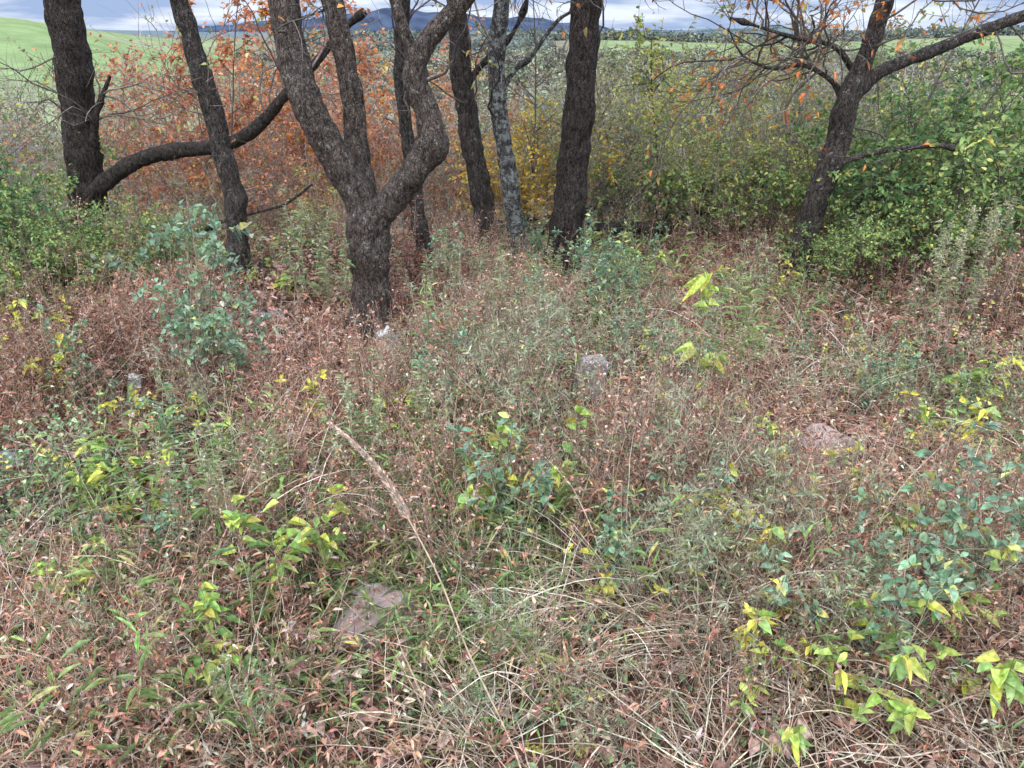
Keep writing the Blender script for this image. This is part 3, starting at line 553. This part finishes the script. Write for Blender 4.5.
mid=lambda x,y:1-.85*sm(2.9,3.6,y)*np.clip(sm(.7,1.2,x)+sm(-.5,-.9,x),0,1)
many('aster',55,71,lambda x,y:np.clip(.2+1.0*wn(x,y,1.3,41)+.3*sm(-.8,.2,x),.03,1)*mid(x,y)*(1-.8*sm(3.5,4.5,y))*(.25+.75*sm(-1.4,-.6,x)),.3,.62)
many('goldenrod',45,72,lambda x,y:np.clip(.25+1.0*wn(x,y,1.1,42),.03,1)*mid(x,y)*(.2+.8*sm(-1.6,-.8,x)),.25,.55,1.6)
many('stiltgrass',45,73,lambda x,y:np.clip(.3+1.0*wn(x,y,1.5,43),.03,1)*(1-.85*sm(2.2,3.0,y))*(.4+.6*sm(.6,-.6,x)),.2,.42,1.15)
many('bramble',50,74,lambda x,y:np.clip(.4+.8*wn(x,y,1.2,44),.04,1)*(.4+.6*sm(0,.6,x))*mid(x,y),.25,.55,1.4)
many('broadleaf',42,75,lambda x,y:(1-.8*sm(2.6,3.4,y)),.2,.44,1.3)
many('yellowleaf',50,76,lambda x,y:(.35+.65*sm(.2,.8,x))*(1-.7*sm(3,4,y)),.18,.42,1.3)
many('drystem',200,77,lambda x,y:np.clip(.5+.8*wn(x,y,1.4,45),.08,1),.28,.68,1.2)

# ---------------------------------------------------------------- stones
import bmesh
def stone(name,label,loc,size,rot,mat,seed,box=True,cat='stone'):
    bm=bmesh.new()
    if box:
        bmesh.ops.create_cube(bm,size=1);bmesh.ops.bevel(bm,geom=bm.edges[:],offset=.05,segments=2,affect='EDGES',profile=.6)
        bmesh.ops.subdivide_edges(bm,edges=bm.edges[:],cuts=5,use_grid_fill=True)
    else: bmesh.ops.create_icosphere(bm,subdivisions=5,radius=.5)
    pl=[(Vector(p).normalized(),d) for p,d in (((0,0,1),.26),((.8,.3,.5),.33),((-.7,.5,.4),.31),((.1,-1,.35),.30),((-.3,-.8,.7),.33),((.5,.9,.2),.36))]
    for v in bm.verts:
        c=v.co
        if not box:
            for n,dd in pl:
                e=c.dot(n)-dd
                if e>0: c-=n*e
            c*=1+noise.noise(c*3+Vector((seed,0,0)))*.12+noise.noise(c*11+Vector((0,seed,0)))*.04
        else: c*=1+(noise.noise(c*2.2+Vector((seed,0,0)))*.22+noise.noise(c*7+Vector((0,seed,0)))*.1)*.6
        v.co=Vector((c.x*size[0],c.y*size[1],c.z*size[2]))
    me=bpy.data.meshes.new(name);bm.to_mesh(me);bm.free();me.materials.append(mat)
    o=obj(name,me,loc=loc,label=label,category=cat);o.rotation_euler=rot
st_g=stonemat('gray_stone',(.24,.24,.245),(.44,.44,.45),(.48,.5,.45));st_w=stonemat('pale_stone',(.46,.46,.42),(.68,.67,.62),(.52,.56,.44));st_p=stonemat('pinkish_stone',(.34,.24,.2),(.57,.43,.37),(.46,.43,.35))
stone('grave_marker','small gray upright stone marker leaning in the weeds',(.375,3.26,.07),(.13,.08,.32),(.12,.1,.3),st_g,1)
stone('grave_marker','pale lichened stone leaning at the foot of the forked tree',(-.68,3.86,.05),(.085,.06,.2),(.1,-.45,.5),st_w,2)
stone('field_stone','flat-topped tan boulder half hidden by weeds',(1.33,2.74,.03),(.33,.26,.28),(.1,.1,.4),st_p,3,False)
stone('field_stone','pinkish flat rough stone showing through the weeds',(-.42,1.74,.045),(.32,.22,.18),(.15,.1,.8),st_p,4,False)
stone('field_stone','small whitish stone in fallen leaves',(-1.87,3.3,.04),(.06,.05,.15),(.1,.2,.3),st_w,5)
stone('field_stone','low gray stone lying on dry leaves',(-2.12,2.7,.0),(.22,.16,.12),(0,.1,.2),st_g,6,False)
stone('field_stone','low gray stone lying on dry leaves',(-1.5,4.35,.03),(.3,.14,.14),(0,.1,.2),st_g,7,False)

# ---------------------------------------------------------------- foxtail stalk
r=rs(3);Q=cr([(.04,1.12,0,.0024),(.02,1.15,.12,.0024),(-.02,1.2,.2,.0023),(-.1,1.25,.38,.0022),(-.16,1.3,.54,.002),(-.23,1.36,.66,.0018),(-.29,1.42,.735,.0016),(-.36,1.46,.8,.0014),(-.42,1.5,.83,.001)],.01)
root=obj('foxtail_grass_stalk',None,loc=(.04,1.12,0),label='tall bent tan foxtail grass stalk with seed head',category='grass stalk')
Q[:,:3]-=np.array([.04,1.12,0]);mb=MB();tubes(mb,Q[None,:,:3],Q[None,:,3],6,[(.76,.6,.42)],r);obj('stem',mb.mesh('stem',[M_twig]),root)
H=Q[int(len(Q)*.72):,:3][None];S,D,t=sprout(H,2200,0,1,.5,r);mb=MB();leaves(mb,S,D,.018*(1.25-.8*t),.0034,[(.66,.5,.38,2),(.74,.6,.47,2),(.5,.35,.26,2)],r,0,droop=.1);obj('seed_head',mb.mesh('seed_head',[M_dry]),root)

# ---------------------------------------------------------------- sky and light
w=bpy.data.worlds.new('World');scene.world=w;w.use_nodes=True;nt=w.node_tree;N=nt.nodes.new;L=nt.links.new
bg=nt.nodes['Background'];sky=N('ShaderNodeTexSky');sky.sky_type='NISHITA';sky.sun_disc=False;sky.sun_elevation=math.radians(52);sky.sun_rotation=math.radians(200)
tc=N('ShaderNodeTexCoord');mp=N('ShaderNodeMapping');mp.inputs['Scale'].default_value=(1,1,8);L(tc.outputs['Generated'],mp.inputs[0])
nz=N('ShaderNodeTexNoise');nz.inputs['Scale'].default_value=5;nz.inputs['Detail'].default_value=5;nz.inputs['Roughness'].default_value=.55;L(mp.outputs[0],nz.inputs[0])
rp=N('ShaderNodeValToRGB');rp.color_ramp.elements[0].position=.42;rp.color_ramp.elements[0].color=(3.2,4.4,7.0,1);rp.color_ramp.elements[1].position=.58;rp.color_ramp.elements[1].color=(8.0,8.7,10.0,1);L(nz.outputs[0],rp.inputs[0])
sx=N('ShaderNodeSeparateXYZ');L(tc.outputs['Generated'],sx.inputs[0])
mr=N('ShaderNodeMapRange');mr.inputs[1].default_value=.08;mr.inputs[2].default_value=.9;mr.inputs[3].default_value=1;mr.inputs[4].default_value=3.7;L(sx.outputs[2],mr.inputs[0])
sc=N('ShaderNodeVectorMath');sc.operation='SCALE';L(rp.outputs[0],sc.inputs[0]);L(mr.outputs[0],sc.inputs['Scale'])
mx=N('ShaderNodeMixRGB');mx.inputs[0].default_value=.9;L(sky.outputs[0],mx.inputs[1]);L(sc.outputs[0],mx.inputs[2]);L(mx.outputs[0],bg.inputs[0]);bg.inputs[1].default_value=.12
sd=bpy.data.lights.new('sun','SUN');sd.energy=1.5;sd.angle=math.radians(12);sd.color=(1,.93,.82);so=bpy.data.objects.new('sun',sd);COL.objects.link(so)
so.rotation_euler=(math.radians(38),0,math.radians(-20))
scene.view_settings.view_transform='Standard';scene.view_settings.look='None';scene.view_settings.exposure=0
cd=bpy.data.cameras.new('camera');cd.sensor_width=36;cd.lens=26.0;cd.clip_end=20000;cd.clip_start=.02
co=bpy.data.objects.new('camera',cd);COL.objects.link(co);co.location=(0,0,1.65);co.rotation_euler=(math.radians(90-25.6),0,0);scene.camera=co
